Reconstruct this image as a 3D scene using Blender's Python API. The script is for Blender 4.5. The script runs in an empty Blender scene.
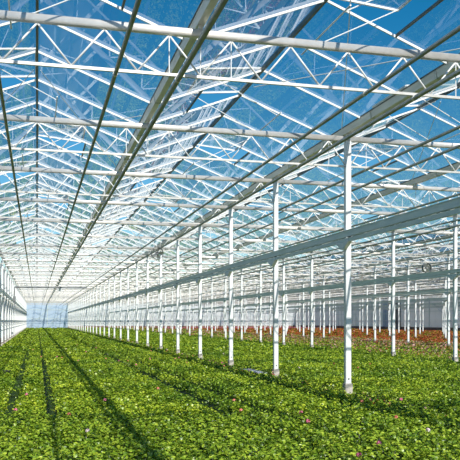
import bpy, math, random
import numpy as np
from mathutils import Vector

random.seed(7)
rng = np.random.default_rng(11)
scene = bpy.context.scene
COL = scene.collection

# ------------------------------------------------------------------ measures
CAM_Z = 1.66
PSI = math.atan(193 / 760.0)
CS, SN = math.cos(PSI), math.sin(PSI)
F = 760.0
S = 5.0            # truss spacing along the house
Y0 = 9.98           # first truss in view
W = 4.246           # width of one gabled roof
RX = 0.003          # first ridge
GX = RX - W / 2    # first gutter
Z_TOP, Z_BOT = 5.51, 4.93
Z_GUT, Z_RIDGE = 5.69, 6.56
PITCH = S / 3
BAR0 = 12.5
END_Y = 164.9
NB = 14            # gabled roofs side by side
X_R = GX + NB * W  # right side wall
N_FIRST, N_LAST = -2, 30
CROP = 0.24

def zc(x, y): return y * CS + x * SN
def xmax(zv): return 0.5395 * zv            # world x reached by the right edge of view at camera depth zv
def in_reach(x, y, m=6.0):                  # plausibly visible (with a margin)
    return x <= 0.5395 * max(zc(x, y), 0) + m
def at(px, py, z=CROP):
    zv = F * (CAM_Z - z) / (py - 321.0)
    x = CS * (px - 37.0) * zv / F
    return x, (zv - x * SN) / CS

# ------------------------------------------------------------------ materials
def mat(name):
    m = bpy.data.materials.new(name); m.use_nodes = True
    nt = m.node_tree; nt.nodes.clear()
    out = nt.nodes.new('ShaderNodeOutputMaterial')
    return m, nt, out
def ramp(nt, stops, fac):
    r = nt.nodes.new('ShaderNodeValToRGB')
    e = r.color_ramp.elements
    while len(e) < len(stops): e.new(0.5)
    for i, (p, c) in enumerate(stops):
        e[i].position = p; e[i].color = (*c, 1)
    nt.links.new(fac, r.inputs[0]); return r.outputs[0]
def noise(nt, scale, detail=3, coord='Object', stretch=None):
    tc = nt.nodes.new('ShaderNodeTexCoord'); n = nt.nodes.new('ShaderNodeTexNoise')
    n.inputs['Scale'].default_value = scale; n.inputs['Detail'].default_value = detail
    src = tc.outputs[coord]
    if stretch:
        mp = nt.nodes.new('ShaderNodeMapping'); mp.inputs['Scale'].default_value = stretch
        nt.links.new(src, mp.inputs[0]); src = mp.outputs[0]
    nt.links.new(src, n.inputs['Vector']); return n.outputs['Fac']
def surf(name, c1, c2, scale=6, metal=0.0, rough=0.5, stretch=None, bump=0.0, spec=0.5):
    m, nt, out = mat(name)
    b = nt.nodes.new('ShaderNodeBsdfPrincipled')
    n = noise(nt, scale, 4, stretch=stretch)
    nt.links.new(ramp(nt, [(0.3, c1), (0.7, c2)], n), b.inputs['Base Color'])
    b.inputs['Metallic'].default_value = metal; b.inputs['Roughness'].default_value = rough
    b.inputs['Specular IOR Level'].default_value = spec
    if bump:
        bp = nt.nodes.new('ShaderNodeBump'); bp.inputs['Strength'].default_value = bump
        nt.links.new(n, bp.inputs['Height']); nt.links.new(bp.outputs[0], b.inputs['Normal'])
    nt.links.new(b.outputs[0], out.inputs[0]); return m
def leafmat(name, stops, scale, trans=0.35, big=None, gloss=0.06):
    m, nt, out = mat(name)
    n = noise(nt, scale, 2)
    col = ramp(nt, stops, n)
    if big:
        n2 = noise(nt, big, 3)
        mx = nt.nodes.new('ShaderNodeMixRGB'); mx.blend_type = 'MULTIPLY'; mx.inputs[0].default_value = 1
        nt.links.new(col, mx.inputs[1])
        nt.links.new(ramp(nt, [(0.35, (0.50, 0.62, 0.55)), (0.62, (1.15, 1.08, 0.9))], n2), mx.inputs[2])
        col = mx.outputs[0]
    d = nt.nodes.new('ShaderNodeBsdfDiffuse'); t = nt.nodes.new('ShaderNodeBsdfTranslucent')
    g = nt.nodes.new('ShaderNodeBsdfGlossy'); g.inputs['Roughness'].default_value = 0.4
    nt.links.new(col, d.inputs[0]); nt.links.new(col, t.inputs[0])
    a = nt.nodes.new('ShaderNodeMixShader'); a.inputs[0].default_value = trans
    nt.links.new(d.outputs[0], a.inputs[1]); nt.links.new(t.outputs[0], a.inputs[2])
    b = nt.nodes.new('ShaderNodeMixShader'); b.inputs[0].default_value = gloss
    nt.links.new(a.outputs[0], b.inputs[1]); nt.links.new(g.outputs[0], b.inputs[2])
    nt.links.new(b.outputs[0], out.inputs[0]); return m
def glassmat(name, tint, rough=0.0, dirt=0.002):
    """thin pane: Fresnel reflection of both faces plus straight transmission, a trace of dust"""
    m, nt, out = mat(name)
    L = nt.links
    g = nt.nodes.new('ShaderNodeNewGeometry')
    dot = nt.nodes.new('ShaderNodeVectorMath'); dot.operation = 'DOT_PRODUCT'
    L.new(g.outputs['Normal'], dot.inputs[0]); L.new(g.outputs['Incoming'], dot.inputs[1])
    def M(op, a, b=None):
        n = nt.nodes.new('ShaderNodeMath'); n.operation = op
        for i, v in enumerate((a, b)):
            if v is None: continue
            if isinstance(v, (int, float)): n.inputs[i].default_value = v
            else: L.new(v, n.inputs[i])
        return n.outputs[0]
    c = M('ABSOLUTE', dot.outputs['Value'])
    k = M('POWER', M('SUBTRACT', 1.0, c), 5.0)
    R = M('ADD', M('MULTIPLY', k, 0.98), 0.015)   # anti-reflective horticultural glass
    R2 = M('DIVIDE', M('MULTIPLY', R, 2.0), M('ADD', R, 1.0))
    tr = nt.nodes.new('ShaderNodeBsdfTransparent'); tr.inputs[0].default_value = (*tint, 1)
    gl = nt.nodes.new('ShaderNodeBsdfGlossy'); gl.inputs['Roughness'].default_value = rough
    mx = nt.nodes.new('ShaderNodeMixShader')
    L.new(R2, mx.inputs[0]); L.new(tr.outputs[0], mx.inputs[1]); L.new(gl.outputs[0], mx.inputs[2])
    df = nt.nodes.new('ShaderNodeBsdfTranslucent'); df.inputs[0].default_value = (0.8, 0.85, 0.88, 1)
    mx2 = nt.nodes.new('ShaderNodeMixShader')
    n = noise(nt, 1.3, 4, stretch=(3, 0.5, 1))
    L.new(M('MULTIPLY', n, dirt * 2), mx2.inputs[0])
    L.new(mx.outputs[0], mx2.inputs[1]); L.new(df.outputs[0], mx2.inputs[2])
    L.new(mx2.outputs[0], out.inputs[0]); return m

M_WHITE = surf('white_paint', (0.80, 0.82, 0.82), (0.88, 0.90, 0.90), 3, 0, 0.45)
M_TRUSS = surf('bright_galvanised', (0.66, 0.63, 0.59), (0.80, 0.77, 0.73), 9, 0.4, 0.35)
M_BAR = surf('white_aluminium', (0.84, 0.85, 0.85), (0.90, 0.90, 0.90), 5, 0.0, 0.4)
M_PIPE = surf('galvanised_pipe', (0.36, 0.38, 0.34), (0.50, 0.52, 0.48), 8, 0.75, 0.33)
M_GUT = surf('gutter_steel', (0.62, 0.60, 0.54), (0.76, 0.74, 0.68), 4, 0.3, 0.4, (3, 0.3, 3))
M_RIDGE = surf('dark_ridge', (0.10, 0.11, 0.10), (0.17, 0.18, 0.16), 5, 0.3, 0.5)
M_RAIL = surf('rail_steel', (0.56, 0.66, 0.65), (0.70, 0.79, 0.77), 5, 0.3, 0.45, (4, 0.4, 4))  # teal tint paints the sky's reflection on the rail's shaded face
M_DARK = surf('dark_rubber', (0.02, 0.02, 0.02), (0.05, 0.05, 0.05), 5, 0, 0.7)
M_CONC = surf('concrete_foot', (0.45, 0.40, 0.36), (0.62, 0.57, 0.50), 14, 0, 0.9, bump=0.2)
M_SOIL = surf('soil', (0.020, 0.016, 0.010), (0.05, 0.04, 0.025), 7, 0, 0.95, bump=0.4)
M_WALLB = leafmat('sky_painted_sheet', [(0.3, (0.66, 0.80, 0.93)), (0.7, (0.74, 0.86, 0.96))], 0.25, 0.5)  # pale blue paints the sky showing through the glass end wall
M_WALLG = leafmat('grey_sheet', [(0.3, (0.80, 0.84, 0.84)), (0.7, (0.90, 0.92, 0.92))], 0.6, 0.5)
M_WALLW = leafmat('white_foil', [(0.3, (0.86, 0.86, 0.85)), (0.7, (0.94, 0.94, 0.93))], 0.8, 0.5)
M_BLUE = surf('blue_panel', (0.28, 0.42, 0.60), (0.42, 0.56, 0.72), 0.6, 0, 0.5)
M_PLINTH = surf('brown_plinth', (0.20, 0.11, 0.08), (0.32, 0.20, 0.15), 2, 0, 0.8)
M_GREYB = surf('dark_grey_pillar', (0.16, 0.17, 0.18), (0.24, 0.25, 0.26), 2, 0, 0.7)
M_TRAY = surf('pale_tray', (0.45, 0.47, 0.50), (0.60, 0.62, 0.65), 6, 0, 0.4)
M_GLASS = glassmat('roof_glass', (0.95, 0.97, 0.985))
GREENS = [(0.34, (0.06, 0.14, 0.010)), (0.5, (0.30, 0.46, 0.025)), (0.64, (0.66, 0.76, 0.08))]
M_LEAF = leafmat('geranium_leaf', GREENS, 14.0, 0.22, 0.45)
M_LEAFD = leafmat('shade_painted_leaf', [(0.3, (0.015, 0.035, 0.005)), (0.7, (0.05, 0.10, 0.012))], 6.0, 0.1)  # dark green holds the shade between and below the leaves
M_PINK = leafmat('pink_petal', [(0.3, (0.72, 0.10, 0.26)), (0.7, (0.85, 0.25, 0.42))], 20, 0.2)
M_SALM = leafmat('salmon_petal', [(0.3, (0.75, 0.16, 0.10)), (0.7, (0.85, 0.33, 0.24))], 20, 0.2)
M_PALE = leafmat('pale_petal', [(0.3, (0.80, 0.55, 0.60)), (0.7, (0.9, 0.8, 0.8))], 20, 0.2)
M_ORANGE = leafmat('orange_petal', [(0.35, (0.40, 0.06, 0.025)), (0.65, (0.60, 0.15, 0.04))], 0.8, 0.2)
M_MIXP = leafmat('mixed_petal', [(0.36, (0.45, 0.09, 0.03)), (0.5, (0.55, 0.22, 0.14)), (0.64, (0.75, 0.55, 0.45))], 3.5, 0.2)
M_MAG = leafmat('magenta_petal', [(0.35, (0.50, 0.07, 0.14)), (0.65, (0.7, 0.22, 0.30))], 0.8, 0.2)

# ------------------------------------------------------------------ mesh helpers
class MB:
    def __init__(s): s.v = []; s.f = []
    def box(s, a, b):
        x0, y0, z0 = a; x1, y1, z1 = b; n = len(s.v)
        s.v += [(x0,y0,z0),(x1,y0,z0),(x1,y1,z0),(x0,y1,z0),(x0,y0,z1),(x1,y0,z1),(x1,y1,z1),(x0,y1,z1)]
        s.f += [[n+i for i in q] for q in ((0,3,2,1),(4,5,6,7),(0,1,5,4),(1,2,6,5),(2,3,7,6),(3,0,4,7))]
        return s
    def bar(s, p, q, w, h=None, up=(0,0,1), sides=4, rot=None):
        """prism from p to q; sides 4 = rectangular section w x h, more = round of radius w"""
        p = Vector(p); q = Vector(q); d = (q-p).normalized(); u = Vector(up)
        if abs(d.dot(u)) > 0.98: u = Vector((0,1,0))
        a = d.cross(u).normalized(); b = a.cross(d).normalized()
        n = len(s.v)
        if sides == 4:
            h = h or w
            off = [a*sx*w/2 + b*sz*h/2 for sx, sz in ((-1,-1),(1,-1),(1,1),(-1,1))]
        else:
            off = [a*w*math.cos(2*math.pi*i/sides) + b*w*math.sin(2*math.pi*i/sides) for i in range(sides)]
        for e in (p, q):
            s.v += [tuple(e+o) for o in off]
        k = len(off)
        for i in range(k):
            j = (i+1) % k
            s.f.append([n+i, n+j, n+k+j, n+k+i])
        s.f.append([n+i for i in reversed(range(k))]); s.f.append([n+k+i for i in range(k)])
        return s
    def prism(s, pts, axis, a, b):
        """outline pts in the plane across axis, from a to b along it"""
        n = len(s.v); k = len(pts)
        for c in (a, b):
            for (u, v) in pts:
                s.v.append({'x': (c,u,v), 'y': (u,c,v), 'z': (u,v,c)}[axis])
        for i in range(k):
            j = (i+1) % k; s.f.append([n+i, n+j, n+k+j, n+k+i])
        s.f.append([n+i for i in reversed(range(k))]); s.f.append([n+k+i for i in range(k)])
        return s
    def mesh(s, name, m, smooth=False):
        me = bpy.data.meshes.new(name); me.from_pydata(s.v, [], s.f)
        me.materials.append(m)
        if smooth:
            me.polygons.foreach_set('use_smooth', [True]*len(me.polygons))
        me.update(); return me
def obj(name, me, parent=None, loc=(0,0,0)):
    o = bpy.data.objects.new(name, me); COL.objects.link(o); o.location = loc
    if parent: o.parent = parent
    return o
def build(mb, name, m, parent=None, loc=(0,0,0), smooth=False): return obj(name, mb.mesh(name, m, smooth), parent, loc)
def empty(name, loc): return obj(name, None, None, loc)
def tag(o, label, cat, group=None, kind=None):
    if label: o['label'] = label
    if cat: o['category'] = cat
    if group: o['group'] = group
    if kind: o['kind'] = kind
    return o
def struct(o): o['kind'] = 'structure'; return o
KIDS = {}
def copy_tree(o, loc):
    c = o.copy(); COL.objects.link(c); c.location = loc
    for ch in list(o.children):
        d = ch.copy(); COL.objects.link(d); d.parent = c
        for g in list(ch.children):
            e = g.copy(); COL.objects.link(e); e.parent = d
    return c
ONES = ['zeroth','first','second','third','fourth','fifth','sixth','seventh','eighth','ninth','tenth','eleventh','twelfth',
        'thirteenth','fourteenth','fifteenth','sixteenth','seventeenth','eighteenth','nineteenth','twentieth']
TENS = {2: 'twenty', 3: 'thirty', 4: 'forty'}
def nth(n):
    if n <= 20: return ONES[n]
    if n % 10 == 0: return {30: 'thirtieth', 40: 'fortieth'}[n]
    return TENS[n//10] + '-' + ONES[n % 10]

# ------------------------------------------------------------------ columns
ROWX = [GX + 2*W*k for k in range(8)]
RAIL_T, RAIL_B = CAM_Z + 1.885, CAM_Z + 1.75
def make_column():
    hw = 0.062; mb = MB(); c = 0.012; Zt = Z_TOP - 0.05
    pts = [(-hw+c,-hw),(hw-c,-hw),(hw,-hw+c),(hw,hw-c),(hw-c,hw),(-hw+c,hw),(-hw,hw-c),(-hw,-hw+c)]
    mb.prism(pts, 'z', 0.34, Zt)
    root = build(mb, 'steel_column', M_WHITE)
    ft = MB(); ft.prism([(-.08,-.08),(.08,-.08),(.08,.08),(-.08,.08)], 'z', 0.0, 0.335)
    ft.box((-.07,-.07,.335), (.07,.07,.345)); build(ft, 'concrete_foot', M_CONC, root)
    bt = MB(); bt.bar((0,-hw-.012,.44),(0,-hw+.004,.44), .016, sides=8); build(bt, 'bolt', M_DARK, root)
    br = MB(); br.box((-.135,-.05,RAIL_B-.24), (-.0625,.05,RAIL_B-.10))
    for s in (-1, 1):   # gusset wings spreading up to the rail
        br.prism([(s*.05, RAIL_B-.24),(s*.05, RAIL_B-.10),(s*.33, RAIL_B-.06),(s*.33, RAIL_B-.10)], 'x', -.13, -.04)
        br.bar((-.085, s*.31, RAIL_B-.085), (-.085, s*.04, RAIL_B-.215), .045)
    build(br, 'rail_bracket', M_WHITE, root)
    return root
protoC = make_column()
first = True
SEEN_FROM = {}
for k, X in enumerate(ROWX):
    cnt = 0
    for n in range(N_FIRST, N_LAST + 1):
        Y = Y0 + S*n
        vis = X - .1 < xmax(zc(X, Y)) and (k > 0 or n >= 6)
        if not (in_reach(X, Y) or (k < 2 and n > -3)): continue
        if k == 7: continue
        o = protoC if first else copy_tree(protoC, (0,0,0)); first = False
        o.location = (X, Y, 0)
        if vis:
            cnt += 1
            if k not in SEEN_FROM: SEEN_FROM[k] = n
            where = 'against the pale left side wall' if k == 0 else 'of the %s row right of the main aisle' % nth(k)
            lab = 'white square steel column, %s from the front %s' % (nth(cnt) if cnt > 1 else 'nearest', where)
            if cnt == 1: lab = 'white square steel column, nearest one %s' % where
        else:
            lab = 'white square steel column standing outside the frame in %s row' % (nth(k+1))
        tag(o, lab, 'column', 'columns of the %s row' % nth(k+1) if vis else 'columns outside the frame, row %s' % nth(k+1))
        # protoC children are shared by every copy

# ------------------------------------------------------------------ low rails along the columns
def y_start(X, m=8.0):
    """first y along a line at world x worth building"""
    y = (X - m) / 0.5395
    y = (y - X*SN) / CS
    return max(-8.0, y)
for k, X in enumerate(ROWX[:7]):
    ys = y_start(X + 2); root = empty('crop_rail', (X, ys, 0)); L = END_Y - .3 - ys
    sx = -1 if k else 1
    a = MB(); x0, x1 = (-.135, -.068)
    if k == 0: x0, x1 = (.068, .135)
    a.box((x0, 0, RAIL_B), (x1, L, RAIL_T)); a.box((x0-.012, 0, RAIL_T-.012), (x1+.004, L, RAIL_T+.004))
    build(a, 'channel', M_RAIL, root)
    b = MB(); b.box((min(x0,x1)+.02, 0, RAIL_B-.10), (max(x0,x1), L, RAIL_B-.018)); build(b, 'lower_flange', M_RAIL, root)
    y = (Y0 - ys) % S
    while y < L and y + ys < 45 and k in (1, 2):
        build(MB().box((x0, y-.36, RAIL_B-.02), (x1, y-.31, RAIL_B)), 'clip', M_DARK, root); y += S
    where = 'running along the left wall columns' if k == 0 else 'running in front of the %s column row right of the aisle' % nth(k)
    tag(root, 'grey-green steel rail ' + where, 'rail')

# ------------------------------------------------------------------ trusses
PAN = 2*W/10
def truss_parts():
    Lt = 2*W
    top = MB(); h = .058; w = .045
    pts = []
    for q in range(16):
        t = 2*math.pi*(q+.5)/16; cx, sx = math.cos(t), math.sin(t)
        pts.append((w*math.copysign(abs(cx)**.6, cx), h*math.copysign(abs(sx)**.6, sx)))
    top.prism(pts, 'x', 0.0, Lt)
    bot = MB(); bot.box((.066,-.018,-.019), (Lt-.066,.018,.019))
    return top, bot
def make_truss(detail):
    root = empty('roof_truss', (0,0,0)) if detail else None
    top, bot = truss_parts()
    zb, zt = Z_BOT, Z_TOP
    dg = []
    for i in range(10):
        dg.append(((i*PAN + (.05 if i == 0 else 0), 0, zb+.015), ((i+.5)*PAN, 0, zt-.055)))
        dg.append((((i+.5)*PAN, 0, zt-.055), ((i+1)*PAN - (.05 if i == 9 else 0), 0, zb+.015)))
    vt = [(.5+i)*PAN for i in (0, 4, 5, 9)] + [5*PAN]
    saddles = [W]
    if detail:
        mt = MB(); mt.v = [(x,y,z+zt) for x,y,z in top.v]; mt.f = top.f; build(mt, 'top_chord', M_TRUSS, root, smooth=True)
        mt = MB(); mt.v = [(x,y,z+zb) for x,y,z in bot.v]; mt.f = bot.f; build(mt, 'bottom_chord', M_TRUSS, root)
        for p, q in dg: build(MB().bar(p, q, .0135, sides=6), 'diagonal', M_BAR, root, smooth=True)
        for x in vt: build(MB().bar((x,0,zb+.02),(x,0,zt-.05), .008, sides=6), 'upright', M_BAR, root)
        for x in (0, W, 2*W-.0): build(MB().box((x-.03 if x else 0, -.03, zt+.055), (x+.03 if x < 2*W else x, .03, Z_GUT-.07)), 'gutter_saddle', M_TRUSS, root)
        return root
    m = MB()
    for src, z in ((top, zt), (bot, zb)):
        n = len(m.v); m.v += [(x,y,zz+z) for x,y,zz in src.v]; m.f += [[n+i for i in f] for f in src.f]
    for p, q in dg: m.bar(p, q, .026)
    for x in vt: m.bar((x,0,zb+.02),(x,0,zt-.05), .016)
    for x in (0, W, 2*W): m.box((x-.03 if x else 0, -.03, zt+.055), (x+.03 if x < 2*W else x, .03, Z_GUT-.07))
    return m.mesh('roof_truss', M_TRUSS)
protoT = None; farT = make_truss(False)
for k in range(7):
    cnt = 0
    for n in range(N_FIRST, N_LAST + 1):
        Y = Y0 + S*n; X = ROWX[k]
        if not in_reach(X, Y, 5): continue
        vis = n >= 0 and X < xmax(zc(X, Y))
        det = vis and n < 8 and k < 3
        if det:
            if protoT is None: protoT = make_truss(True); o = protoT
            else: o = copy_tree(protoT, (0,0,0))
        else: o = obj('roof_truss', farT)
        o.location = (X, Y, 0)
        bay = 'over the main aisle' if k == 0 else 'over the %s bay right of the aisle' % nth(k)
        if vis:
            cnt += 1
            lab = 'white lattice truss %s, %s' % (bay, 'nearest to the front' if cnt == 1 else nth(cnt) + ' from the front')
        else: lab = 'white lattice roof truss %s, beyond the frame' % bay
        tag(o, lab, 'truss', ('lattice trusses ' if vis else 'unseen near trusses ') + bay)

# ------------------------------------------------------------------ gutters
for j in range(NB + 1):
    X = GX + W*j; ys = y_start(X); L = END_Y - ys
    g = MB(); t = .07
    g.prism([(-.072,.06),(-.050,-t),(.050,-t),(.072,.06),(.064,.06),(.043,-t+.01),(-.043,-t+.01),(-.064,.06)], 'y', 0, L)
    root = build(g, 'roof_gutter', M_GUT, None, (X, ys, Z_GUT))
    for s_ in (-1, 1): build(MB().box((s_*.073-.008,0,.06), (s_*.073+.008,L,.085)), 'gutter_lip', M_RIDGE, root)
    y = (Y0 + 1.2 - ys) % S
    while y < L and y + ys < 50 and j < 6:
        s = MB(); s.prism([(-.079,.055),(-.056,-t-.008),(.056,-t-.008),(.079,.055),(.068,.055),(.046,-t),(-.046,-t),(-.068,.055)], 'y', y, y+.05); y += S/2
        build(s, 'joint_strap', M_PIPE, root)
    tag(root, ('galvanised roof gutter above the left side wall' if j == 0 else
        'long galvanised roof gutter, %s to the right of the ridge above the main aisle' % nth(j)), 'gutter')

# ------------------------------------------------------------------ roof slopes, ridges, vents
def on_slope(i, side, u):
    """point (x, z) on the roof plane; u = 0 at the ridge, 1 at the gutter"""
    r = GX + W*(i + .5)
    return r + side*(W/2 - .07)*u, Z_RIDGE + (Z_GUT + .08 - Z_RIDGE)*u
VU = .57
vents = []
nglass = 0
def bars_y(ys):
    k0 = math.ceil((ys - BAR0)/PITCH); y = BAR0 + k0*PITCH; out = []
    while y < END_Y - .2: out.append(y); y += PITCH
    return out
def slope_bar(mb, i, side, y, u0=0., u1=1., w=.026, h=.036, dz=-.025):
    xa, za = on_slope(i, side, u0); xb, zb = on_slope(i, side, u1)
    mb.bar((xa, y, za+dz), (xb, y, zb+dz), w, h)
for i in range(NB):
    r = GX + W*(i + .5)
    ys = y_start(r); ysf = bars_y(ys)
    for side in (-1, 1):
        g = MB(); vset = set()
        for q, y in enumerate(ysf[:-1]):
            kk = round((y - BAR0)/PITCH)
            # one vent per ten metres on each slope, the two slopes staggered
            is_v = (kk % 6 == 4) if side == 1 else (kk % 6 == 1)
            y1 = ysf[q+1]; ua = VU if is_v else 0.0
            xa, za = on_slope(i, side, ua); xb, zb = on_slope(i, side, 1)
            n = len(g.v); g.v += [(xa,y,za),(xb,y,zb),(xb,y1,zb),(xa,y1,za)]; g.f.append([n,n+1,n+2,n+3] if side > 0 else [n+3,n+2,n+1,n])
            if is_v: vents.append((i, side, y, y1))
        root = struct(build(g, 'ceiling', M_GLASS))
        near = [y for y in ysf if i < 4 and 2 < y < 45 and r < xmax(zc(r,y)) + 1.5]
        rest = MB()
        for y in ysf:
            if y in near: 
                mb = MB(); slope_bar(mb, i, side, y); build(mb, 'glazing_bar', M_BAR, root)
            else: slope_bar(rest, i, side, y)
        o = build(rest, 'glazing_bar', M_BAR, root); o['kind'] = 'stuff'
        if side < 0:
            rb = MB(); rb.box((r-.022, ys, Z_RIDGE-.05), (r+.022, END_Y-.1, Z_RIDGE+.03)); build(rb, 'ridge_beam', M_RIDGE, root)

def make_vent(i, side):
    xh, zh = on_slope(0, side, 0); xl, zl = on_slope(0, side, VU)
    lift = .34; r0 = GX + W*.5
    zl2 = zl + lift
    root = empty('roof_vent', (0,0,0))
    def P(u, y, d=0): return (xh - r0 + (xl-xh)*u, y, zh + .03 + (zl2-zh)*u + d)
    y0, y1 = .03, PITCH-.03
    f = MB()
    f.bar(P(.02,y0), P(1,y0), .035, .03); f.bar(P(.02,y1), P(1,y1), .035, .03)
    f.bar(P(1,y0), P(1,y1), .03, .035); f.bar(P(.02,y0), P(.02,y1), .03, .035)
    build(f, 'frame', M_BAR, root)
    g = MB(); g.v = [P(.03,y0,.01),P(.99,y0,.01),P(.99,y1,.01),P(.03,y1,.01)]; g.f = [[0,1,2,3]]
    build(g, 'glass_pane', M_GLASS, root)
    pr = (-side*.35, Z_RIDGE-.85)
    for yy in (.12, PITCH-.12):
        build(MB().bar(P(.99,yy,-.02), (pr[0], yy, pr[1]), .009, sides=6), 'push_rod', M_BAR, root)
    build(MB().bar((pr[0],-.1,pr[1]), (pr[0],PITCH+.1,pr[1]), .012, sides=8), 'push_rail', M_BAR, root)
    s = MB(); s.bar((xl-r0, 0, zl-.01), (xl-r0, PITCH, zl-.01), .03, .04); build(s, 'sill', M_RIDGE, root)
    return root
protoV = {}
cntv = {}
for (i, side, y, y1) in vents:
    r = GX + W*(i+.5)
    if y < 0: continue
    if side not in protoV: protoV[side] = make_vent(0, side); o = protoV[side]
    else: o = copy_tree(protoV[side], (0,0,0))
    o.location = (r, y, 0)
    vis = r < xmax(zc(r, y)) and y > 8
    ridge = 'the %s ridge' % nth(i+1)
    sd = 'left' if side < 0 else 'right'
    if vis:
        cntv[(i,side)] = cntv.get((i,side), 0) + 1
        lab = 'open glass roof vent, %s from the front, %s side of %s' % (nth(cntv[(i,side)]), sd, ridge)
    else: lab = 'glass roof vent propped open out of the frame, %s side of %s' % (sd, ridge)
    tag(o, lab, 'roof vent', 'open roof vents, %s side of %s%s' % (sd, ridge, '' if vis else ', unseen'))

# ------------------------------------------------------------------ long pipes under the trusses
ZP = Z_BOT - .019
base_p = [(-.49,.026),(.99,.028),(1.82,.036),(4.51,.028),(5.28,.034),(6.80,.028),(7.54,.028),(10.4,.03)]
pipes = base_p + [(X + 2*W*a, r) for a in range(1, 6) for (X, r) in base_p[3:]]
pipes = [p for p in pipes if p[0] < 48]
for q, (X, r) in enumerate(pipes):
    ys = y_start(X); p = MB().bar((0,0,0), (0,END_Y-.2-ys,0), r, sides=12)
    root = build(p, 'overhead_pipe', M_PIPE, None, (X, ys, ZP - r), smooth=True)
    y = (Y0 - ys) % S
    while y < END_Y - ys - 1 and y + ys < 42 and X < 9:
        build(MB().bar((0,y-.02,0),(0,y+.02,0), r+.005, sides=12), 'pipe_clamp', M_TRUSS, root); y += S
    tag(root, 'slender galvanised pipe under the trusses, %s overhead pipe from the left' % nth(q+1), 'pipe')

# wind bracing rods in the roof planes
br = [(0, -1), (0, 1), (1, 1), (2, -1), (2, 1), (3, -1)]
for i, side in br:
    for (ya, yb) in ((Y0+S*1, Y0+S*2), (Y0+S*5, Y0+S*6)) if i != 1 else ((Y0, Y0+S), (Y0+S*4, Y0+S*5)):
        xa, za = on_slope(i, side, .03); xb, zb = on_slope(i, side, .97)
        root = empty('cross_brace', (xa, ya, za-.08))
        build(MB().bar((0,0,0), (xb-xa, yb-ya, zb-za), .008, sides=6), 'rod', M_BAR, root)
        build(MB().bar((xb-xa,0,zb-za), (0, yb-ya, 0), .008, sides=6), 'rod', M_BAR, root)
        d = 'near' if ya < 20 else 'farther'
        tag(root, 'thin crossed brace rods, %s pair on the %s slope of the %s gable' % (d, 'left' if side < 0 else 'right', nth(i+1)), 'brace')

# ------------------------------------------------------------------ fans and small fittings
def make_fan():
    root = empty('circulation_fan', (0,0,0)); R = .24
    ring = MB()
    for a in range(24):
        t0, t1 = 2*math.pi*a/24, 2*math.pi*(a+1)/24
        for (ra, w) in ((R, .16),):
            p = (ra*math.cos(t0), 0, ra*math.sin(t0)); q = (ra*math.cos(t1), 0, ra*math.sin(t1))
            ring.bar(p, q, .014 if w < .1 else .012, w, up=(0,1,0))
    build(ring, 'fan_housing', M_GREYB, root)
    hub = MB().bar((0,-.06,0), (0,.10,0), .055, sides=12); build(hub, 'motor', M_GREYB, root)
    for b in range(5):
        t = 2*math.pi*b/5; c, s_ = math.cos(t), math.sin(t)
        m = MB(); m.v = [(.04*c-.03*s_,-.03,.04*s_+.03*c),(.04*c+.03*s_,.03,.04*s_-.03*c),(.21*c+.06*s_,.04,.21*s_-.06*c),(.21*c-.06*s_,-.04,.21*s_+.06*c),
                         (.04*c-.03*s_,-.024,.04*s_+.03*c),(.04*c+.03*s_,.036,.04*s_-.03*c),(.21*c+.06*s_,.046,.21*s_-.06*c),(.21*c-.06*s_,-.034,.21*s_+.06*c)]
        m.f = [[0,1,2,3],[7,6,5,4],[0,4,5,1],[1,5,6,2],[2,6,7,3],[3,7,4,0]]
        build(m, 'blade', M_PIPE, root)
    h = MB()
    for s_ in (-1, 1): h.bar((s_*.12, 0, .21), (s_*.12, 0, Z_BOT-.02-CAM_Z-2.7), .008, sides=6)
    build(h, 'hanger', M_TRUSS, root)
    return root
fz = CAM_Z + 2.7
fan = make_fan()
def nearest_truss(Y): return Y0 + S*round((Y-Y0)/S)
fan.location = (4.63, nearest_truss(30.0), fz); tag(fan, 'round circulation fan hanging above the aisle side of the first column row', 'fan')
f2 = copy_tree(fan, (19.2, nearest_truss(36), fz)); tag(f2, 'round circulation fan hanging over the beds at the right, among farther rows', 'fan')
Yc = nearest_truss(64) 
root = empty('pipe_frame', (0, Yc, 0))
m = MB().bar((-1.8, 0, 4.45), (4.1, 0, 4.45), .06, sides=8); build(m, 'crossbar', M_GREYB, root)
m = MB().bar((-1.8, 0, 4.45), (-1.8, 0, 2.9), .045, sides=8); m.box((-1.9,-.1,3.3), (-1.7,.1,3.7)); build(m, 'drop_pipe', M_GREYB, root)
m = MB()
for x in (-1.2, 0, 1.2, 3.6): m.bar((x,0,4.45),(x,0,Z_BOT-.02), .02, sides=6)
build(m, 'hanger', M_PIPE, root)
tag(root, 'dark pipe crossing high over the aisle with a drop beside the left wall', 'pipe frame')
root = empty('lamp_box', (1.9, Yc+2, 0))
m = MB(); m.box((-.14,-.1,4.25), (.14,.1,4.52)); build(m, 'housing', M_WHITE, root)
m = MB(); m.bar((0,0,4.52),(0,0,4.67), .02, sides=6); build(m, 'hanger', M_PIPE, root)
tag(root, 'small white box hanging high from the pipe near the gutter, far down the aisle', 'box')

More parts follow.
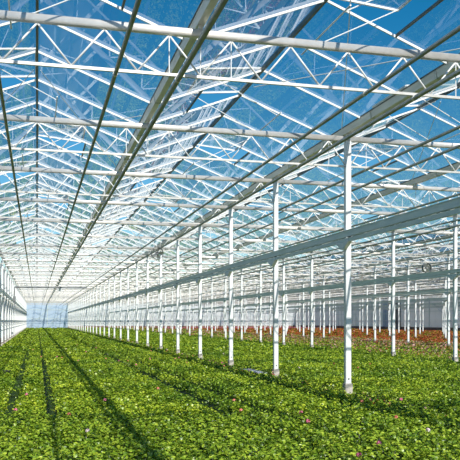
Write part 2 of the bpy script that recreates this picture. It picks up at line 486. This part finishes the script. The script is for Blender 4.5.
# ------------------------------------------------------------------ floor and walls
m = MB(); m.box((GX-.35,-14,-.2), (X_R+.3, END_Y+.1, 0)); struct(build(m, 'floor', M_SOIL))
m = MB(); m.box((-60,-40,-.5), (X_R+60, END_Y+60, -.2)); struct(build(m, 'unseen_bounce_ground', M_CONC))  # unseen pale ground, added to bounce sunlight onto the translucent walls
wl = empty('wall_left', (GX-.3, 0, 0)); struct(wl)
m = MB(); m.box((-.05,-8,.5), (0,END_Y,Z_GUT-.1)); build(m, 'white_sheet', M_WALLW, wl)
m = MB(); m.box((-.06,-8,0), (.03,END_Y,.5)); build(m, 'plinth', M_PLINTH, wl)
m = MB()
for q in range(35):
    y = Y0 - 5 + S*q - 7.5; m.box((0,y-.04,.5), (.05,y+.04,Z_GUT-.12))
for z in (1.3, 2.2, 3.9): m.box((0,-8,z-.02), (.03,END_Y,z+.02))
build(m, 'sheet_rail', M_BAR, wl)
ax = ROWX[1]
wf = empty('wall_far', (0, END_Y, 0)); struct(wf)
m = MB(); m.box((GX-.3,0,0), (ax,.1,Z_GUT-.15)); build(m, 'painted_sky_glass', M_WALLB, wf)  # glass end wall with the sky behind it painted on as colour
m = MB()
for x in (GX+W, ): m.box((x-.05,-.05,0), (x+.05,.0,Z_GUT-.15))
m.box((GX-.3,-.04,2.1), (ax,.0,2.18)); m.box((GX-.3,-.04,4.0), (ax,.0,4.08))
m.bar((GX+.3,-.02,.4),(GX+W+1,-.02,4.9), .06); m.bar((GX+W,-.02,.4),(ax+.1,-.02,4.9), .06)
build(m, 'sheet_frame', M_RAIL, wf)
m = MB(); m.box((ax,0,.6), (X_R+.3,.1,Z_GUT-.1)); build(m, 'grey_sheet', M_WALLG, wf)
m = MB(); m.box((ax,-.05,0), (X_R+.3,.1,.6)); build(m, 'plinth', M_PLINTH, wf)
m = MB(); x = ax
while x < X_R: m.box((x-.05,-.06,.6),(x+.05,0,Z_GUT-.1)); x += W/2
for z in (1.6, 2.7, 3.9): m.box((ax,-.04,z-.03),(X_R,0,z+.03))
build(m, 'post', M_RAIL, wf)
gable = MB()
for i in range(NB):
    r = GX + W*(i+.5); gable.v += [(r-W/2,0,Z_GUT+.0),(r+W/2,0,Z_GUT),(r,0,Z_RIDGE)]; n = 3*i; gable.f.append([n,n+1,n+2])
build(gable, 'gable_glass', M_GLASS, wf)
wr = empty('wall_right', (X_R+.2, 0, 0)); struct(wr)
m = MB(); m.box((0,60,.7), (.1,113.4,Z_GUT-.1)); build(m, 'white_foil', M_WALLW, wr)
m = MB(); m.box((-.3,113.4,0), (.1,115.6,Z_GUT-.1)); build(m, 'pillar', M_GREYB, wr)
m = MB(); m.box((0,115.6,.7), (.1,120,Z_GUT-.1)); build(m, 'blue_panel', M_BLUE, wr)
m = MB(); m.box((0,120,.7), (.1,END_Y,Z_GUT-.1)); build(m, 'grey_panel', M_WALLG, wr)
m = MB(); m.box((-.05,60,0), (.1,END_Y,.7)); build(m, 'plinth', M_PLINTH, wr)
m = MB(); y = 116.0
while y < END_Y: m.box((-.06,y-.06,.7),(0,y+.06,Z_GUT-.1)); y += 1.7
for z in (1.7, 2.9, 3.9): m.box((-.05,116,z-.03),(0,END_Y,z+.03))
build(m, 'post', M_RAIL, wr)
m = MB(); m.box((-.05,60,3.1),(0,113.4,3.18)); m.bar((-.03,96,.8),(-.03,103,4.3), .06); m.bar((-.03,104,.8),(-.03,104,4.9), .10); m.box((-.05,60,4.0),(0,113.4,4.06))
build(m, 'foil_rail', M_RAIL, wr)

# ------------------------------------------------------------------ plants
GAPS = [(-.45,.10),(.24,.09),(3.05,.19),(3.72,.19),(5.5,.16)]  # strips cleared of leaves; the last imitates a gutter's shadow line
def leaf_mesh(pos, size, tilt, az, shape, name, mats, mi=None, cup=.25):
    """pos Nx3; every leaf is a fan of `shape` rim points around a raised or sunk middle"""
    N = len(pos); K = shape
    ang = np.arange(K)*2*np.pi/K
    rim = np.stack([np.cos(ang), np.sin(ang), np.zeros(K)], 1)
    if K >= 6: rim[:, :2] *= (1 + .13*np.cos(ang*3))[:, None]
    loc = np.concatenate([np.array([[0,0,-cup]]), rim], 0) if K > 4 else rim
    nv = len(loc)
    L = loc[None]*size[:, None, None]
    ct, st = np.cos(tilt), np.sin(tilt); ca, sa = np.cos(az), np.sin(az)
    x = L[...,0]*ct[:,None] + L[...,2]*st[:,None]; z = -L[...,0]*st[:,None] + L[...,2]*ct[:,None]; y = L[...,1]
    X = x*ca[:,None] - y*sa[:,None]; Yv = x*sa[:,None] + y*ca[:,None]
    V = np.stack([X,Yv,z], 2) + pos[:,None,:]
    V = V.reshape(-1,3)
    base = (np.arange(N)*nv)[:,None]
    if K > 4:
        tri = np.array([[0,1+i,1+(i+1)%K] for i in range(K)]).reshape(-1)
        idx = (base + tri[None]).reshape(-1); per = 3; nf = N*K
    else:
        idx = (base + np.arange(4)[None]).reshape(-1); per = 4; nf = N
    me = bpy.data.meshes.new(name)
    me.vertices.add(len(V)); me.vertices.foreach_set('co', V.astype(np.float32).ravel())
    me.loops.add(len(idx)); me.loops.foreach_set('vertex_index', idx.astype(np.int32))
    me.polygons.add(nf); me.polygons.foreach_set('loop_start', np.arange(0, nf*per, per, dtype=np.int32))
    for mm in mats: me.materials.append(mm)
    if mi is not None:
        rep = K if K > 4 else 1
        me.polygons.foreach_set('material_index', np.repeat(mi, rep).astype(np.int32))
    me.update(); me.validate(); return me
PS = .30
def plant_mesh(seed):
    r = np.random.default_rng(seed); n = 140
    rad = .21*np.sqrt(r.random(n)); a = r.random(n)*2*np.pi
    x, y = rad*np.cos(a), rad*np.sin(a)
    z = .235 - .095*(rad/.21)**2 + r.normal(0,.026,n)
    low = r.random(n) < .25; z[low] -= .07
    tilt = np.clip(np.abs(r.normal(.25,.45,n)) + .5*(rad/.2)**2*.8, 0, 1.35)
    az = a + r.normal(0,.9,n)
    return leaf_mesh(np.stack([x,y,z],1), 
                     .013+.013*r.random(n), tilt, az, 6, 'leaves', [M_LEAF])
def stem_mesh(seed):
    m = MB(); rr = random.Random(seed)
    for q in range(7):
        a = rr.random()*6.28; R = rr.uniform(.04,.13)
        m.bar((0,0,.09), (R*math.cos(a),R*math.sin(a),.2), .004, sides=5)
    m.prism([(.055*math.cos(t*.785), .055*math.sin(t*.785)) for t in range(8)], 'z', 0.0, .095)
    return m.mesh('stems', M_LEAFD)
LM = [plant_mesh(s) for s in range(8)]; SM = [stem_mesh(s) for s in range(3)]
def flower_mesh(seed, m):
    r = np.random.default_rng(seed); n = 26
    u = r.random(n); th = r.random(n)*2*np.pi; ph = np.arccos(1-u*1.2)
    p = np.stack([np.sin(ph)*np.cos(th), np.sin(ph)*np.sin(th), np.cos(ph)],1)*.027 + np.array([0,0,.28])
    return leaf_mesh(p, np.full(n,.012), ph, th, 6, 'flower_head', [m])
FM = {'pink': flower_mesh(1, M_PINK), 'salmon': flower_mesh(2, M_SALM), 'pale': flower_mesh(3, M_PALE)}
def make_plant(kind=None, k=0):
    root = empty('geranium_plant', (0,0,0))
    obj('leaves', LM[k % 8], root); obj('stems', SM[k % 3], root)
    if kind: obj('flower_head', FM[kind], root)
    return root
def depth_ok(x, y, m=.25):
    zv = zc(x, y); px = 37 + F*x/(CS*zv); return -m*F/zv < px < 460 + m*F/zv and zv > 7.35
# flowering plants where the photo shows blooms: (px, py, colour)
FL = [(15.5,410.5,'pink'),(105,400.5,'pink'),(26.5,395,'pink'),(69,415,'salmon'),(87.5,431.5,'pale'),(41,357,'salmon'),(57,357,'pink'),(62,358,'salmon'),
      (78,361,'salmon'),(77,345,'salmon'),(86,352,'pink'),(106,359,'salmon'),(119,361,'pink'),(128,361,'salmon'),(136,365,'pink'),(158,389,'salmon'),
      (151,351,'salmon'),(150,359,'pink'),(175,359,'salmon'),(179,358,'pink'),(193,356,'salmon'),(187,363,'salmon'),(222,363,'pink'),(224,366,'salmon'),
      (241,411,'salmon'),(234,401,'salmon'),(301,413,'pink'),(308,422,'pink'),(362,402,'salmon'),(358,368,'salmon'),(334,364,'salmon'),
      (359,456,'pink'),(379,444,'pink'),(428,431,'pale'),(401,400,'pink'),(223.5,354,'pale'),(299,368,'pale'),(370,364.5,'salmon'),(3,351,'salmon'),
      (396,418,'salmon'),(2,343,'pink'),(33,350,'salmon'),(96,348,'pink'),(66,349,'pale')]
taken = []
CN = {'pink': 'pink', 'salmon': 'salmon-red', 'pale': 'pale pink'}
protoF = {}
for q, (px, py, kd) in enumerate(FL):
    x, y = at(px, py, .27)
    x0, y0 = round(x/PS)*PS, y
    key = kd
    if kd not in protoF: protoF[kd] = make_plant(kd, q); o = protoF[kd]
    else: o = copy_tree(protoF[kd], (0,0,0))
    o.location = (x, y, 0); o.rotation_euler.z = random.random()*6.28
    taken.append((x, y))
    zone = 'at the front edge' if py > 425 else 'in the near bed' if py > 385 else 'in the middle distance' if py > 362 else 'farther down the bed'
    side = 'far left' if px < 30 else 'left of the shadow' if px < 95 else 'left of centre' if px < 170 else \
        'near the columns' if px < 260 else 'right of centre' if px < 340 else 'toward the right'
    tag(o, 'geranium with one %s bloom %s, %s' % (CN[kd], zone, side), 'plant', 'geraniums with a single %s bloom, %s, %s' % (CN[kd], zone, side))
# make each flowering label single where several blooms share a patch
seen = {}
for o in [o for o in COL.objects if o.name.startswith('geranium_plant')]:
    seen.setdefault(o['label'], []).append(o)
for lab, os_ in seen.items():
    if len(os_) > 1:
        os_.sort(key=lambda o: zc(o.location.x, o.location.y))
        for q, o in enumerate(os_):
            o['label'] = lab + (', closest' if q == 0 else ', %s closest' % nth(q+1))
tk = np.array(taken)
cells = []
ny = int(20/PS)
for iy in range(int(5/PS), int(20/PS)):
    for ix in range(int(-2.4/PS), int(9/PS)):
        x = ix*PS + (PS/2 if iy % 2 else 0) + random.uniform(-.03,.03); y = iy*PS + random.uniform(-.03,.03)
        if x < GX + .15 or not depth_ok(x, y): continue
        if abs(x-ROWX[1]) < .13: continue
        if np.min(np.hypot(tk[:,0]-x, tk[:,1]-y)) < .17: continue
        x += sum((.1 if x > g else -.1) for g, w in GAPS if abs(x-g) < .15)
        if any(w > .12 and abs(x-g) < .13 for g, w in GAPS): continue
        cells.append((zc(x, y), x, y))
cells.sort()
near = cells[:300]; Z_NEAR = near[-1][0]
protoP = [make_plant(None, q) for q in range(8)]
for q, (zv, x, y) in enumerate(near):
    o = protoP[q] if q < 8 else copy_tree(protoP[random.randrange(8)], (0,0,0))
    o.location = (x, y, 0); o.rotation_euler.z = random.random()*6.28; s_ = random.uniform(.92,1.08); o.scale = (s_, s_, s_)
    tag(o, 'leafy green geranium without a bloom, in the closest part of the bed', 'plant', 'green geraniums filling the near bed')

# the rest of the crop: one mass of leaves, leaf by leaf, coarser with distance
def band(z0, z1, dens, size, K, mats_of, xlo=GX+.12):
    a = z1*z1*.62/2 + 10
    n = int((z1*1.0)*(z1-z0)*dens)      # sample in (screen angle, depth)
    # uniform over the wedge: depth with probability ~ depth
    wl = -.06; wr = .60
    A = (wr-wl)*(z1*z1-z0*z0)/2
    n = int(A*dens)
    zv = np.sqrt(rng.random(n)*(z1*z1-z0*z0)+z0*z0); t = wl + rng.random(n)*(wr-wl)
    x = t*zv; y = (zv - x*SN)/CS
    ok = (x > xlo) & (x < X_R - .25) & (y < END_Y-.4)
    x, y, zv = x[ok], y[ok], zv[ok]
    return x, y, zv
def mound(x, y, ps):
    iy = np.round(y/ps); ox = np.where(iy.astype(int) % 2 == 1, ps/2, 0)
    dx = (x-ox)/ps - np.round((x-ox)/ps); dy = y/ps - iy
    return np.clip((dx*dx+dy*dy)*4, 0, 1)
P_, S_, T_, A_, K6 = [], [], [], [], []
allmat = [M_LEAF, M_MIXP, M_ORANGE, M_MAG]
def crop_band(z0, z1, dens, size, K, name, lobe):
    x, y, zv = band(z0, z1, dens, size, K, None)
    n = len(x)
    m = mound(x, y, PS)
    z = .235 - .10*m + rng.normal(0, .024, n)
    low = rng.random(n) < .15; z[low] -= .06
    keep = np.ones(n, bool)
    for g, w in GAPS:
        d = np.abs(x-g); keep &= ~((d < w) & (rng.random(n) < .95)); z = np.where(d < w + .08, z - .05, z)
    for X in ROWX[1:]:
        d = np.abs(x-X); keep &= ~((d < .14) & (rng.random(n) < .8)); z = np.where(d < .2, z-.06, z)
    tx, ty = at(253, 371, .16); tray = (np.abs(x-tx) < .34) & (np.abs(y-ty) < 1.6); keep &= ~tray
    bx, by = at(6.5, 372, .2); tray = (np.hypot(x-bx, y-by) < .14); keep &= ~tray
    r = rng.random(n); mi = np.zeros(n, int)
    patch = .5 + .5*np.sin(x*.9 + np.sin(y*.21)*1.3)
    mi = np.where((x > 15.2) & (x < 26) & (r < .07 + .30*(x-15.2)/10.8*(.5+.5*patch)), 1, mi)
    mi = np.where((x >= 26) & (r < .42), 2, mi)
    mi = np.where((x >= 24) & (y > 140) & (r < .6), 3, mi)
    
    mi = np.where((x > ROWX[1]-.5) & (x < ROWX[1]+.1) & (r < .05) & (y < 70), 1, mi)
    z = np.where(mi > 0, z + .035, z)
    tilt = np.clip(np.abs(rng.normal(.2,.45,n)) + .45*m, 0, 1.35)
    az = rng.random(n)*2*np.pi
    sz = size*(.75 + .5*rng.random(n))
    k = keep
    return leaf_mesh(np.stack([x,y,z],1)[k], sz[k], tilt[k], az[k], K, name, allmat, mi[k])
bands = [(Z_NEAR-.05, 20, 1080, .022, 6), (20, 36, 600, .030, 4), (36, 75, 260, .055, 4), (75, 190, 60, .11, 4)]
root = empty('geranium_crop', (8, 40, 0))
tag(root, 'dense mass of green bedding plants covering the ground from mid distance to the far walls', 'crop', kind='stuff')
for q, (z0, z1, d, s_, K) in enumerate(bands):
    o = obj('foliage', crop_band(z0, z1, d, s_, K, 'foliage', 0), root); o.location = (-8, -40, 0)
# lower leaves under the canopy, shade painted into their dark green
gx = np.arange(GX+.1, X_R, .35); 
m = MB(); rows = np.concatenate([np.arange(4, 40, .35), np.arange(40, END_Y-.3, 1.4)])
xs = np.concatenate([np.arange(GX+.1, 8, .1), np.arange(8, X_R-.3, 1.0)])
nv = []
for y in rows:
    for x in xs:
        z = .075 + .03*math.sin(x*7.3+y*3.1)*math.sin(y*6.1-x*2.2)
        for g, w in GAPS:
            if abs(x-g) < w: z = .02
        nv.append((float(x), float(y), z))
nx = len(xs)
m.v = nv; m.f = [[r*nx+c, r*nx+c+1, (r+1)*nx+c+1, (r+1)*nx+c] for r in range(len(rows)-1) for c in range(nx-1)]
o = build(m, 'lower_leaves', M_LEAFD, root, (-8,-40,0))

# small things lying in the crop
m = MB(); tx, ty = at(253, 371, .16)
m.prism([(-.13,-1.0),(.13,-1.0),(.13,1.0),(-.13,1.0)], 'z', .14, .16)
for s_ in (-1,1): m.box((s_*.13-.01,-1.0,.16),(s_*.13+.01,1.0,.18))
o = build(m, 'grow_tray', M_TRAY, None, (tx,ty,0)); tag(o, 'pale grey empty tray in a dark gap beside the first column row', 'tray')
x, y = at(6.5, 372, .2)
m = MB(); m.prism([(.10*math.cos(t*.524), .10*math.sin(t*.524)) for t in range(12)], 'z', .02, .24)
m.prism([(.12*math.cos(t*.524), .12*math.sin(t*.524)) for t in range(12)], 'z', .22, .25)
o = build(m, 'plant_pot', M_DARK, None, (x, y, 0)); tag(o, 'small black pot standing in the crop near the left edge', 'pot')

# ------------------------------------------------------------------ light
sd = Vector((.163, -1.28, 1.0)).normalized()
sun = bpy.data.lights.new('sun', 'SUN'); sun.energy = 4.6; sun.angle = math.radians(.53); sun.color = (1.0, .95, .86)
so = bpy.data.objects.new('sun', sun); COL.objects.link(so); so.rotation_euler = sd.to_track_quat('Z', 'Y').to_euler(); so.location = (0,-20,30)
w = bpy.data.worlds.new('sky'); scene.world = w; w.use_nodes = True
nt = w.node_tree; bg = nt.nodes['Background']
sky = nt.nodes.new('ShaderNodeTexSky'); sky.sky_type = 'NISHITA'; sky.sun_disc = False
sky.sun_elevation = math.asin(sd.z); sky.sun_rotation = math.atan2(sd.x, sd.y)
sky.air_density = 1.0; sky.dust_density = .3; sky.ozone_density = 2.0
hs = nt.nodes.new('ShaderNodeHueSaturation'); hs.inputs['Saturation'].default_value = 1.5
hs.inputs['Hue'].default_value = .49
nt.links.new(sky.outputs[0], hs.inputs['Color']); nt.links.new(hs.outputs[0], bg.inputs[0]); bg.inputs[1].default_value = .092

# ------------------------------------------------------------------ camera
cam = bpy.data.cameras.new('camera'); co = bpy.data.objects.new('camera', cam); COL.objects.link(co)
cam.sensor_width = 36; cam.lens = F/460*36; cam.shift_y = 91/460; cam.clip_end = 600
co.location = (0,0,CAM_Z); co.rotation_euler = (math.radians(90), 0, -PSI)
scene.camera = co
scene.view_settings.view_transform = 'Standard'; scene.view_settings.look = 'None'
scene.view_settings.exposure = 0.22; scene.view_settings.gamma = 1; scene.view_settings.use_curve_mapping = False
scene.cycles.transparent_max_bounces = 40; scene.cycles.max_bounces = 6; scene.cycles.diffuse_bounces = 3; scene.cycles.glossy_bounces = 3
